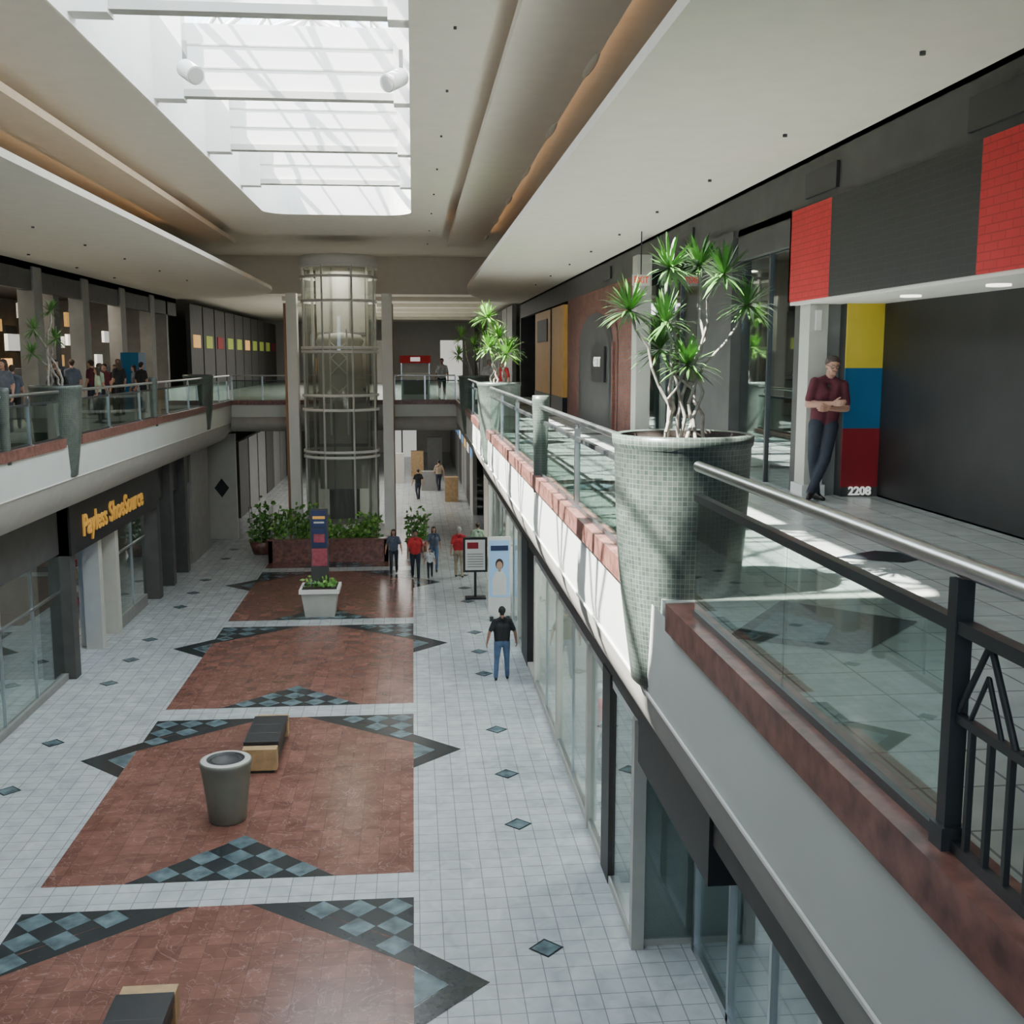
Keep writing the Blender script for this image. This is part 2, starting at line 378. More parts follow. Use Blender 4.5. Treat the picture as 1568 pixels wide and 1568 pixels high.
# ------------------------------------------------------------------ skylight
b=B('window_skylight')
for y in (9.6,13.9,18.2,22.6,26.8):
    b.box(-3.95,0,y-.06,y+.06,11.62,12.65,WH); b.box(-3.97,0,y-.11,y+.11,11.55,11.66,LG)
    for z in (11.98,12.32): b.box(-3.95,0,y-.072,y-.06,z,z+.025,LG)
    for x0,x1 in ((-3.95,-3.5),(-.25,0)): b.box(x0,x1,y-.16,y+.16,11.5,WT0,WH)
ys=list(np.arange(6,31.1,2.5)); pk=WT0+1.5
for y in ys:
    for s in (0,-3.95): b.cyl((s,y,WT0),(-1.975,y,pk),.05,WH,seg=6)
    b.cyl((0,y,WT0+.05),(-3.95,y,WT0+.05),.04,WH,seg=6)
for i in range(len(ys)-1):
    for a,c in ((0,-1.975),(-3.95,-1.975)):
        b.cyl((a,ys[i],WT0),(c,ys[i+1],pk),.045,WH,seg=6); b.cyl((a,ys[i+1],WT0),(c,ys[i],pk),.045,WH,seg=6)
b.cyl((-1.975,6,pk),(-1.975,31,pk),.08,WH)
for z,x in ((.5,-.66),(1.0,-1.3),(.5,-3.3),(1.0,-2.65)): b.cyl((x,6,WT0+z),(x,31,WT0+z),.03,WH,seg=6)
b.poly([(0,6,WT0+.08),(0,31,WT0+.08),(-1.975,31,pk+.08),(-1.975,6,pk+.08)],RG); b.poly([(-3.95,6,WT0+.08),(-3.95,31,WT0+.08),(-1.975,31,pk+.08),(-1.975,6,pk+.08)],RG)
b.poly([(-3.95,31,WT0),(0,31,WT0),(-1.975,31,pk)],WH)
b.done(recalc=False)
for x,y,d in ((-3.2,16.7,1),(-.12,16.9,-1)):
    b=B('spotlight_fixture',(x,y,11.7)); b.cyl((x,y,11.62),(x+.2*d,y-.3,11.45),.13,WH,seg=20); b.cyl((x-.04*d,y+.06,11.65),(x,y,11.62),.08,DK,seg=16)
    b.cyl((x+.2*d,y-.3,11.45),(x+.205*d,y-.307,11.446),.11,LG,seg=20); b.box(x-.03,x+.03,y-.03,y+.03,11.65,12.0,MG); b.done()

def wall(n,*a,mat=DK): 
    b=B(n); b.box(*a,mat); b.done()
wall('wall_right',10.6,10.9,Y0,88,0,12); wall('wall_left',-16.9,-16.6,Y0,88,0,12,mat=MG); wall('wall_back',-17,11,88,88.3,0,12,mat=LG)
b=B('added_front_wall'); b.box(-17,11,Y0-.3,Y0,0,8.0,LG); b.box(-17,11,Y0-.3,Y0,11.0,12.2,LG); b.box(-17,-6.5,Y0-.3,Y0,8.0,11.0,LG); b.box(2.5,11,Y0-.3,Y0,8.0,11.0,LG); b.done()  # wall added out of view to cut light from the open near end
b=B('added_fill_window')  # made-up window behind the camera, lets sky light in as front fill
for x in np.arange(-6.5,2.6,1.5): b.box(x-.05,x+.05,Y0-.25,Y0-.1,8.0,11.0,DS)
for z in (8.0,9.5,10.93): b.box(-6.5,2.5,Y0-.25,Y0-.1,z,z+.07,DS)
b.box(-6.5,2.5,Y0-.2,Y0-.19,8.0,11.0,RG); b.done()

# ------------------------------------------------------------------ right upper storefronts
b=B('wall_upper_right')
b.box(4.9,5.1,Y0,50,9.3,9.96,DK)
b.box(5.9,6.1,Y0,13.4,UF,9.9,BL)
b.box(5.9,6.0,Y0,13.4,UF,UF+.02,MG)
b.box(5.42,6.1,13.4,13.9,UF,9.9,DK)
b.box(5.42,5.90,13.37,13.40,UF+.12,6.62,DR); b.box(5.42,5.90,13.37,13.40,6.62,7.38,BU); b.box(5.42,5.90,13.37,13.40,7.38,8.5,YE); b.box(5.42,5.90,13.36,13.40,UF,UF+.12,DK)
b.box(4.98,5.22,13.5,13.85,UF,9.4,LG); b.box(4.95,5.25,13.47,13.9,UF,UF+.14,WH); b.box(5.22,5.45,13.6,13.9,UF,9.4,MG)
b.box(5.05,5.12,13.46,13.5,7.85,8.1,WH)
b.box(4.9,5.0,14.06,16.4,8.95,9.4,DK)
b.box(4.85,5.5,16.5,18.3,UF,9.4,DK); b.box(4.85,5.5,18.3,18.5,UF,9.4,DK)
b.box(4.6,4.9,22.4,22.9,UF,9.6,LG)
b.box(4.88,5.2,24.2,34.5,UF,9.3,BR)
b.box(4.8,5.2,34.9,43.0,UF+.5,9.2,OR); b.box(4.78,5.2,34.9,43,UF,UF+.5,BL); b.box(4.76,5.2,37.9,38.0,UF,9.2,DK); b.box(4.76,4.8,39,42,8.1,8.9,DK)
b.box(4.9,10.6,49.9,50.2,UF,12,DK)
for y in (13.9,24.0,34.6): b.box(5.0,10.6,y,y+.2,UF,9.9,DK)
for y in (4,8.5,12.5,19,27): b.box(4.86,4.9,y,y+1.0,9.45,9.75,BL)
b.done()
b=B('door_1')
def arch(x,yc,hw,z0,zs,top,mat,n=14):
    pts=[(yc-hw,z0),(yc-hw,zs)]+[(yc-hw*math.cos(math.pi*k/n),zs+(top-zs)*math.sin(math.pi*k/n)) for k in range(1,n)]+[(yc+hw,zs),(yc+hw,z0)]
    b.poly([(x,p,q) for p,q in pts],mat)
arch(4.865,29.2,3.3,UF,7.9,9.0,BR); arch(4.85,29.2,2.7,UF,7.8,8.7,BL); arch(4.845,29.2,2.35,UF,7.7,8.45,DK)
b.box(4.80,4.86,26.2,26.35,UF,7.9,BR); b.box(4.78,4.83,27.3,29.3,6.9,7.8,BL)
b.done(recalc=False)
text('poster_text',"GET IT",.34,EWH,(4.77,28.3,7.4),(math.pi/2,0,-math.pi/2))
b=B('window_1')
b.box(5.0,5.02,14.1,16.45,UF,8.94,SG); b.box(5.0,5.02,18.5,24.0,UF,9,SG)
for y in (15.1,20.2,21.3): b.box(4.97,5.05,y-.03,y+.03,UF,8.94,DS)
b.done()
b=B('store_sign_bulkhead')
segs=[(12.65,14.05,RB),(9.25,12.65,BB),(8.15,9.25,RB),(4.5,8.15,BB),(-3,4.5,BB)]
for y0,y1,m in segs: b.box(4.88,5.0,y0,y1,8.22,9.36,m)
b.box(4.88,5.9,14.0,14.05,8.22,9.36,RB); b.box(4.9,5.9,-3,14.02,8.18,8.24,WH)
for y in (11.6,9.8,8,6): b.cyl((5.4,y,8.16),(5.4,y,8.19),.11,EW,seg=16)
b.done()
text('door_number','2208',.15,EWH,(5.66,13.34,UF+.07),(math.pi/2,0,0))
b=B('exit_sign',(4.4,21.5,9)); b.box(4.32,4.66,21.5,21.55,8.92,9.13,WH); b.cyl((4.49,21.52,9.13),(4.49,21.52,9.96),.012,DS,seg=6); b.done()
text('exit_sign_text','EXIT',.17,ER,(4.49,21.49,9.025),(math.pi/2,0,0),ext=.002,sx=.85)

# ------------------------------------------------------------------ left upper side (food court)
b=B('wall_upper_left')
b.box(-10.6,-10.4,Y0,50,9.35,10.1,DK)
for y in (18,22.5,27,31.5,36,40.5,45): b.box(-10.8,-10.35,y,y+.7,UF,10,MG if y>20 else LG)
b.box(-10.9,-10.5,33.6,34.1,UF,9.4,DK)
b.box(-16.6,-16.4,Y0,50,UF,9.9,MG); b.box(-16.6,-10.4,48,48.3,UF,10,MG)
cols=[EGR,EY,EB,EWH,DK,EY,EWH,EGR,EB,EY]
k=0
for y in np.arange(18,48,1.9):
    b.box(-15.9,-15.8,y,y+rng.uniform(.6,1.3),8.0+rng.uniform(-.3,.2),8.7+rng.uniform(-.2,.3),cols[k%10]); k+=1
    if k%3==0: b.box(-14.0,-13.9,y,y+.8,6.7,7.5,rng.choice([EWH,EY,BU]))
    b.box(-15.6,-15.0,y,y+1.8,UF,6.8,rng.choice([MG,DR,OR,DK]))
for y in np.arange(20.5,44,1.1):
    h=rng.uniform(.25,.6); z=rng.uniform(7.1,8.7)
    b.box(-11.6,-11.5,y,y+rng.uniform(.4,1.0),z,z+h,rng.choice([TW,MG,EB,EY,EWH,DR,EGR,BU,EY,OR]))
    if rng.random()<.6:
        z=rng.uniform(6.9,8.4); b.box(-12.6,-12.5,y,y+.7,z,z+.4,rng.choice([EWH,EY,DR,EB]))
for y in np.arange(20.5,44,1.5): b.box(-11.9,-11.4,y,y+1.2,UF,UF+rng.uniform(.8,1.5),rng.choice([DK,MG,TW,DK]))
b.box(-10.38,-10.34,23.6,26.6,8.2,9.25,pmat('olive_sign',(.16,.17,.05),.6))
b.box(-9.9,-9.3,38.4,39.4,UF,7.7,BU)
b.done()

# ------------------------------------------------------------------ lower right storefronts
b=B('wall_lower_right')
X=2.75
b.box(X-.02,X+.15,Y0,43,3.0,4.2,DK)
b.box(X,10.6,Y0,88,4.2,4.35,DK)
b.box(9,9.1,Y0,43,0,4.2,LG)
for y in (13.0,20.4,24.3,32.0,43.0): b.box(X,9,y-.1,y+.1,0,4.2,LG)
for y in (12.9,16.55,20.3,24.2,28.1,31.9,35.8,39.6): b.box(X-.06,X+.10,y-.08,y+.08,0,3.05,LG)
b.box(X-.06,X+.3,9.4,12.6,2.6,4.2,BL)
b.box(X-.05,X+.6,25.8,27.2,0,3.1,BL); b.box(X-.05,X+.4,14.6,15.2,0,3.1,BL)
b.box(X-.04,X+.1,12.9,43,0,.12,LG)
b.done()
b=B('window_2')
for y0,y1 in ((13.0,14.5),(15.2,16.45),(16.65,20.2),(20.4,24.1),(27.2,28),(28.2,31.8),(32,35.7),(36,39.5)):
    n=max(1,round((y1-y0)/1.9)); w=(y1-y0)/n
    for i in range(n):
        b.box(X,X+.012,y0+i*w,y0+(i+1)*w,.12,3.0,SG); b.box(X-.02,X+.03,y0+i*w-.018,y0+i*w+.018,.1,3.0,ST)
    b.box(X-.03,X+.04,y0,y1,2.95,3.05,ST); b.box(X-.03,X+.04,y0,y1,.1,.17,ST)
b.box(3.5,3.52,7.5,12.8,.1,2.6,SG)
for y in (8.5,9.8,11.2,12.7): b.box(3.46,3.56,y-.035,y+.035,0,2.6,ST)
b.box(3.46,3.56,7.5,12.8,.0,.12,ST); b.box(3.46,3.56,7.5,12.8,2.05,2.12,ST)
b.box(X,3.5,12.88,12.9,.1,2.9,SG)
b.done()
b=B('display_shelving')
for y in (13.4,15.4,17.6,18.9,21.6,22.9,28.9,30.4,33.4,34.6,37.5):
    b.box(5.2,5.8,y,y+.9,0,1.5,MG)
    for z in (.4,.8,1.2): b.box(5.0,5.2,y,y+.9,z,z+.2,rng.choice([WH,BU,DR,LG,TW]))
for y in (15.9,19.6,21.2,23.5,29.8,31.2,33.0,34.4,37):
    for a in range(14):
        t=2*math.pi*a/14; x,yy=3.7+.38*math.cos(t),y+.38*math.sin(t)
        b.box(x-.05,x+.05,yy-.02,yy+.02,.5,1.35,rng.choice([WH,BU,DR,LG,PK,NV]),rot=t)
    b.cyl((3.7,y,0),(3.7,y,1.4),.02,ST); b.lathe((3.7,y,1.38),[(.36,0),(.40,0),(.40,.03),(.36,.03)],ST,20)
b.done()
b=B('shop_ceiling_lights')
for y in range(14,42,3): b.box(4.5,5.7,y,y+.25,4.12,4.18,EW)
b.done()
# free-standing poster with a pictured shopper, facing the near end of the mall
b=B('shop_poster',(2.45,30.6,0)); b.box(2.08,2.72,30.60,30.66,.12,2.45,WH); b.box(2.11,2.69,30.59,30.60,.7,2.35,PB)
b.box(2.12,2.22,30.5,30.76,0,.14,DS); b.box(2.58,2.68,30.5,30.76,0,.14,DS)
def xz(pts,y,m): b.poly([(x,y,z) for x,z in pts],m)
xz([(2.20,.75),(2.60,.75),(2.60,1.25),(2.52,1.42),(2.45,1.46),(2.35,1.46),(2.28,1.42),(2.20,1.25)],30.586,WH)
xz([(2.40+.115*math.cos(t*math.pi/10),1.66+.16*math.sin(t*math.pi/10)) for t in range(20)],30.584,pmat('poster_hair',(.06,.03,.02)))
xz([(2.40+.085*math.cos(t*math.pi/10),1.62+.12*math.sin(t*math.pi/10)) for t in range(20)],30.582,pmat('poster_face',(.55,.32,.22)))
xz([(2.36,1.44),(2.44,1.44),(2.43,1.54),(2.37,1.54)],30.583,pmat('poster_neck',(.50,.29,.20)))
b.box(2.15,2.65,30.58,30.59,2.05,2.2,NV)
b.done(recalc=False)

# ------------------------------------------------------------------ lower left storefronts
b=B('wall_lower_left'); X=MX(2.75)
b.box(X-.15,X+.02,Y0,44,3.0,4.2,DK)
b.box(-16.6,X,Y0,88,4.2,4.35,DK); b.box(-14,-13.9,Y0,44,0,4.2,MG)
b.box(X-.1,X+.3,25.7,34.6,2.95,4.15,BL)
for y in (25.9,34.9,40.5,43.9): b.box(-14,X,y-.1,y+.1,0,4.2,MG)
for y in (25.9,34.6,36.6,38.9): b.box(X-.5,X+.25,y-.2,y+.2,0,4.15,DK)
for y in (28.6,30.2): b.box(X-.3,X+.12,y-.16,y+.16,0,2.95,LG)
b.box(X-.5,X-.3,28.7,30.1,0,2.95,LG)
b.box(X-.35,X+.05,30.4,33.6,0,.35,MG)
b.box(X-.6,X-.5,35,44,0,4.2,DK); b.box(X-1,X+.1,40.6,43.9,0,4.2,MG)
b.box(-9.6,-7.4,46.0,46.2,0,4.4,LG)
b.poly([(-8.3,45.98,2.15),(-8.0,45.98,1.75),(-7.7,45.98,2.15),(-8.0,45.98,2.55)],BL)
b.box(X-.05,X+.08,Y0,25.7,0,.15,MG)
b.done()
b=B('window_3')
for y0,y1 in ((12,19.8),(20,25.7),(30.5,33.8)):
    n=max(1,round((y1-y0)/1.9)); w=(y1-y0)/n
    for i in range(n):
        b.box(X-.012,X,y0+i*w,y0+(i+1)*w,.15,3.0,SG); b.box(X-.03,X+.03,y0+i*w-.02,y0+i*w+.02,.1,3.0,ST)
    b.box(X-.03,X+.03,y0,y1,2.1,2.15,ST)
b.done()
b=B('display_shelving')
for y in (14,17,20.6,22.4,24.3,27.5,31.5):
    b.box(-11,-10.2,y,y+1.1,0,1.6,MG)
    for z in (.3,.7,1.1,1.45): b.box(-10.2,-9.9,y,y+1.1,z,z+.2,rng.choice([WH,TW,DR,LG]))
b.box(-9.2,-9.1,26.4,27.9,.3,2.7,EB)
b.done()
e=empty('store_sign',(X+.32,29.7,3.6))
text('lettering','Payless ShoeSource',.74,EO,(X+.33,29.5,3.5),(math.pi/2,0,math.pi/2),parent=e,ext=.02,sx=1.0,bold=.004)

# ------------------------------------------------------------------ elevator
ex,ey=-2.8,43.0
e=empty('glass_elevator',(ex,ey,0))
b=B('shaft_frame')
for z in (10.9,10.5,9.6,7.85,7.7,6.05,5.5,3.9,3.7,1.1):
    b.lathe((ex,ey,z),[(1.40,0),(1.48,0),(1.48,.10),(1.40,.10),(1.40,0)],WH,40)
b.lathe((ex,ey,10.95),[(1.3,.0),(1.5,.0),(1.52,.25),(1.45,.4),(0,.42)],WH,40)
b.lathe((ex,ey,0),[(1.9,0),(1.9,.75),(1.75,.9),(1.5,.95),(1.5,1.1),(0,1.1)],WH,40)
for k in range(8):
    t=2*math.pi*(k+.5)/8; x,y=ex+1.44*math.cos(t),ey+1.44*math.sin(t); b.box(x-.035,x+.035,y-.035,y+.035,1.0,11,LG)
for dx in (-1.05,1.05): b.box(ex+dx-.05,ex+dx+.05,ey+.3,ey+.45,1,11,LG)
b.box(ex-.95,ex+.95,ey+.95,ey+1.05,2.3,11,LG); b.box(ex-.6,ex+.6,ey+.9,ey+.95,1.1,2.3,BL)
for z in (4,6.2,8.4): b.box(ex-.95,ex+.95,ey+.93,ey+.95,z,z+.12,MG)
b.box(ex-.38,ex-.32,ey+.85,ey+.95,2.3,11,MG); b.box(ex+.32,ex+.38,ey+.85,ey+.95,2.3,11,MG)
b.done(e)
b=B('shaft_glass'); b.lathe((ex,ey,0),[(1.42,1.1),(1.42,10.95)],EG,40); b.done(e)
b=B('cab')
b.lathe((ex,ey,5.8),[(0,0),(.8,0),(.95,.12),(.95,.3),(.85,.5),(.85,2.2),(.92,2.35),(.8,2.6),(0,2.7)],LG,28)
for z0 in (5.9,6.9,7.5):
    b.cyl((ex-.3,ey-.98,z0),(ex+.3,ey-.98,z0+.6),.03,WH,seg=6); b.cyl((ex+.3,ey-.98,z0),(ex-.3,ey-.98,z0+.6),.03,WH,seg=6)
for dx in (-.32,.32): b.box(ex+dx-.03,ex+dx+.03,ey-1.0,ey-.94,4.6,8.6,WH)
b.done(e)
b=B('flanking_pillars')
for x,s in ((-4.6,1),(-.98,-1)):
    b.box(x-.2,x+.2,ey-.3,ey+.3,0,9.96,WH); b.box(x-.26,x+.26,ey-.36,ey+.36,0,.35,WH)
    b.box(x-s*.2-.13,x-s*.2+.02,ey,ey+1.4,0,9.6,TERRA)
b.done(e)
b=B('planter_bed',(ex,40.6,0)); b.box(-5.4,-1.0,40.2,40.35,0,.85,GR); b.box(-5.4,-5.25,40.2,41,0,.85,GR); b.box(-1.15,-1.0,40.2,41,0,.85,GR); b.box(-5.3,-1.1,40.3,41.0,0,.72,SOI); b.box(-5.45,-.95,40.15,40.4,.83,.88,GR); b.done()
def bush(name,c,w,h,n,mats,L=.22):
    b=B(name,c)
    for i in range(n):
        p=Vector(c)+Vector((rng.uniform(-w,w),rng.uniform(-.3,.3),rng.uniform(0,h)*rng.uniform(.4,1)))
        th=rng.uniform(0,6.28); el=rng.uniform(-.4,1.2); d=Vector((math.cos(th)*math.cos(el),math.sin(th)*math.cos(el),math.sin(el)))
        s=d.orthogonal().normalized()*L*.3; l=L*rng.uniform(.6,1.3)
        b.add([p,p+d*l*.5+s,p+d*l,p+d*l*.5-s],[(0,1,2,3)],rng.choice(mats))
    for i in range(8):
        q=Vector(c)+Vector((rng.uniform(-w,w),rng.uniform(-.25,.25),0)); b.cyl(q,q+Vector((rng.uniform(-.1,.1),0,h*.8)),.015,BARK,seg=5)
    return b.done(recalc=False)
bush('potted_shrub',(-4.45,40.7,.72),.75,1.5,460,[LEAF,LEAF,LEAF2]); bush('potted_shrub',(-2.8,40.7,.72),.75,.8,300,[LEAF,LEAF2]); bush('potted_shrub',(-1.7,40.7,.72),.4,1.1,260,[LEAF,LEAF2])
for x in (.1,-5.9):
    b=B('round_planter',(x,42.3,0)); b.lathe((x,42.3,0),[(0,0),(.35,0),(.5,.5),(.46,.5),(.44,.42),(0,.42)],GR,24); b.done()
bush('potted_shrub',(.1,42.3,.43),.4,1.3,240,[LEAF]); bush('potted_shrub',(-5.9,42.3,.43),.4,1.8,240,[LEAF,LEAF])

# ------------------------------------------------------------------ lower level furniture
def bench(x,y0,y1):
    b=B('bench',(x,y0,0)); w=.31
    b.box(x-w,x+w,y0,y0+.22,.06,.46,TW); b.box(x-w,x+w,y1-.22,y1,.06,.46,TW)
    b.box(x-w+.03,x+w-.03,y0+.2,y1-.2,.18,.42,DK)
    b.box(x-w-.01,x+w+.01,y0+.26,y1-.26,.42,.52,LE)
    for k in range(1,3): 
        yy=y0+.26+(y1-y0-.52)*k/3; b.box(x-w-.012,x+w+.012,yy-.006,yy+.006,.44,.522,DK)
    b.box(x-w+.06,x+w-.06,y0+.04,y1-.04,0,.07,DK)
    o=b.done(); md=o.modifiers.new('bev','BEVEL'); md.width=.012; md.segments=2
bench(-2.87,19.3,21.3); bench(-3.05,9.8,11.8)
b=B('litter_urn',(-3.12,17.35,0)); c=(-3.12,17.35,0)
b.lathe(c,[(0,0),(.28,0),(.30,.03),(.335,.35),(.375,.7),(.405,.93),(.415,.96),(.42,1.0),(.41,1.03),(.30,1.04)],UR,40)
b.lathe(c,[(.30,1.04),(.27,1.02),(.22,1.03)],BL,40); b.lathe(c,[(.22,1.03),(.20,1.0),(.0,.98)],DK,40); b.lathe(c,[(.41,1.025),(.36,1.05),(.31,1.045)],LG,40)
b.done()
e=empty('poster_planter',(-2.8,31.9,0))
b=B('tub',(-2.8,31.9,0))
def frustum(b,cx,cy,z0,z1,w0,w1,mat):
    vs=[(cx+a*w,cy+c*w,z) for w,z in ((w0,z0),(w1,z1)) for a,c in ((-1,-1),(1,-1),(1,1),(-1,1))]
    b.add(vs,[(0,1,2,3),(4,5,6,7),(0,1,5,4),(1,2,6,5),(2,3,7,6),(3,0,4,7)],mat)
frustum(b,-2.8,31.9,0,.72,.42,.52,LG); frustum(b,-2.8,31.9,.72,.84,.58,.58,WH); b.box(-3.3,-2.3,31.4,32.4,.84,.85,SOI); b.done(e)
b=B('poster_panel'); b.box(-3.06,-2.54,31.87,31.93,.8,3.15,DK)
for z0,z1,m in ((2.6,3.1,NV),(2.0,2.57,NV),(1.45,1.97,PK),(1.0,1.42,DK)): b.box(-3.02,-2.58,31.855,31.87,z0,z1,m)
b.box(-2.98,-2.62,31.85,31.856,2.85,2.93,EO); b.box(-2.95,-2.65,31.85,31.856,2.72,2.77,LG); b.box(-2.96,-2.64,31.85,31.856,2.15,2.4,PK)
b.done(e)
sh=bush('tub_plants',(-2.8,31.9,.8),.42,.3,160,[LEAF,LEAF2],.15); sh.parent=e; sh.matrix_parent_inverse=e.matrix_world.inverted()
b=B('directory_sign',(2.0,33.6,0)); b.box(1.55,2.20,33.4,33.8,0,.05,BL); b.box(1.83,1.91,33.57,33.63,0,.9,BL)
b.box(1.49,2.25,33.55,33.63,.85,1.95,BL); b.box(1.56,2.18,33.54,33.55,.92,1.88,WH); b.box(1.62,1.97,33.53,33.54,1.6,1.8,DR)
for k in range(6): b.box(1.62,2.12,33.53,33.54,1.02+k*.08,1.04+k*.08,MG)
b.done()
RK=pmat('kiosk_red',(.65,.02,.02)); b=B('kiosk',(.4,46.2,UF)); b.box(-.5,.7,46.2,47,UF,6.9,WH); b.box(-.4,.6,46.17,46.2,6.0,6.6,MG); b.box(-.5,.7,46.2,47,6.9,7.3,LG)
b.prism([(-.55,46.1),(.75,46.1),(.75,47.1),(-.55,47.1)],7.3,7.62,RK); b.box(-.1,.3,46.08,46.1,7.38,7.55,EWH)
for x in (-.5,.66): b.box(x,x+.04,46.15,46.2,UF,7.3,ST)
b.done()
b=B('wall_far_shops')
for i in range(10):
    y=52+i*3.2
    b.box(2.8,3,y,y+2.8,0,3.6,rng.choice([DK,MG,LG])); b.box(-8.4,-8.2,y,y+2.8,0,3.6,rng.choice([DK,MG]))
    b.box(2.78,2.8,y+.4,y+2.2,2.7,3.2,rng.choice([EWH,EY,EB])); b.box(4.7,4.9,y,y+2.9,UF,10,rng.choice([MG,DK])); b.box(-10.4,-10.2,y,y+2.9,UF,10,rng.choice([MG,DK,DK]))
    b.box(-10.2,-10.16,y+.5,y+2.2,8.0,8.6,rng.choice([EWH,EY,EB,EGR,DR]))
b.box(-2,.2,84,84.2,0,3.4,EWH); b.box(-.95,-.85,83.9,84,0,3.4,DS)
for x,y,w_,h in ((-.2,70,.8,1.6),(.4,62,.9,1.1),(-1.2,66,.6,1.8),(1.6,57,.7,1.3),(.9,74,1,2.2)): b.box(x,x+w_,y,y+.6,0,h,rng.choice([LG,MG,TW,MG]))
for x in (-6,-3,2): b.box(x,x+1.6,80,80.2,UF,8.8,rng.choice([EWH,LG,EY]))
b.done()

# ------------------------------------------------------------------ people
def skinm(n,c): return pmat(n,c,.55,var=.05)
SK=skinm('skin',(.46,.25,.18)); SK2=skinm('skin_tan',(.30,.15,.10))
HB=pmat('hair_brown',(.05,.03,.02),.6,var=.3,scale=30); HG=pmat('hair_grey',(.35,.34,.32),.6,var=.2,scale=30); HK=pmat('hair_black',(.012,.01,.01),.6)
EYW=pmat('eye_white',(.6,.6,.58),.3); LIP=pmat('lips',(.32,.13,.10),.5)
def cloth(n,c): return pmat(n,c,.85,var=.18,scale=9)
CM=cloth('maroon_shirt',(.095,.016,.027)); CJ=cloth('dark_jeans',(.025,.030,.046)); CBJ=cloth('blue_jeans',(.07,.12,.21)); CK=cloth('black_shirt',(.014,.014,.016))
CRD=cloth('red_shirt',(.50,.03,.035)); CKH=cloth('khaki_trousers',(.36,.29,.20)); CG=cloth('pale_green_shirt',(.35,.45,.32)); CW=cloth('white_shirt',(.62,.62,.62)); CBL=cloth('blue_grey_top',(.09,.11,.15)); SH=pmat('shoe_leather',(.02,.015,.012),.4)
def capsule_mesh(p0,p1,r0,r1,seg=14):
    p0,p1=Vector(p0),Vector(p1); d=p1-p0; L=d.length
    d=d.normalized() if L>1e-6 else Vector((0,0,1)); a=d.orthogonal().normalized(); b=d.cross(a); vs=[]; prof=[]
    for k in range(5): t=-math.pi/2+math.pi/2*k/4; prof.append((r0*math.cos(t),r0*math.sin(t)))
    for k in range(5): t=math.pi/2*k/4; prof.append((r1*math.cos(t),L+r1*math.sin(t)))
    for r,h in prof:
        for j in range(seg):
            t=2*math.pi*j/seg; vs.append(p0+d*h+(a*math.cos(t)+b*math.sin(t))*max(r,1e-4))
    n=len(prof)
    fs=[(i*seg+j,i*seg+(j+1)%seg,(i+1)*seg+(j+1)%seg,(i+1)*seg+j) for i in range(n-1) for j in range(seg)]
    fs+= [list(range(seg))[::-1],[ (n-1)*seg+j for j in range(seg)]]
    return vs,fs
def remeshed(caps,vox,smooth=3):
    vs=[];fs=[]
    for c in caps:
        a,b_=capsule_mesh(*c[:4])
        if len(c)>5:
            q=c[5]; a=[Vector((v.x,q[0]+(v.y-q[0])*q[1],v.z)) for v in a]
        n=len(vs); vs+=[tuple(x) for x in a]; fs+=[[i+n for i in f_] for f_ in b_]
    me=bpy.data.meshes.new('tmp'); me.from_pydata(vs,[],fs); bm=bmesh.new(); bm.from_mesh(me); bmesh.ops.recalc_face_normals(bm,faces=bm.faces); bm.to_mesh(me); bm.free()
    ob=bpy.data.objects.new('tmp',me); bpy.context.collection.objects.link(ob)
    r=ob.modifiers.new('r','REMESH'); r.mode='VOXEL'; r.voxel_size=vox
    s=ob.modifiers.new('s','SMOOTH'); s.iterations=smooth; s.factor=.5
    dg=bpy.context.evaluated_depsgraph_get(); dg.update(); ev=ob.evaluated_get(dg); m2=bpy.data.meshes.new_from_object(ev)
    V=np.array([v.co[:] for v in m2.vertices]); F=[list(p.vertices) for p in m2.polygons]
    bpy.data.objects.remove(ob); bpy.data.meshes.remove(me); bpy.data.meshes.remove(m2)
    C=np.array([V[f_].mean(0) for f_ in F]); best=np.full(len(F),1e9); idx=np.zeros(len(F),int)
    for k,c in enumerate(caps):
        p0,p1,r0,r1=c[:4]; CC=C
        if len(c)>5: CC=C.copy(); CC[:,1]=c[5][0]+(C[:,1]-c[5][0])/c[5][1]
        p0=np.array(p0[:]);p1=np.array(p1[:]); d=p1-p0; L=max(d@d,1e-9); t=np.clip((CC-p0)@d/L,0,1)
        dist=np.linalg.norm(CC-(p0+t[:,None]*d),axis=1)-(r0+(r1-r0)*t)
        w=dist<best; best[w]=dist[w]; idx[w]=k
    return V,F,[caps[k][4] for k in idx]
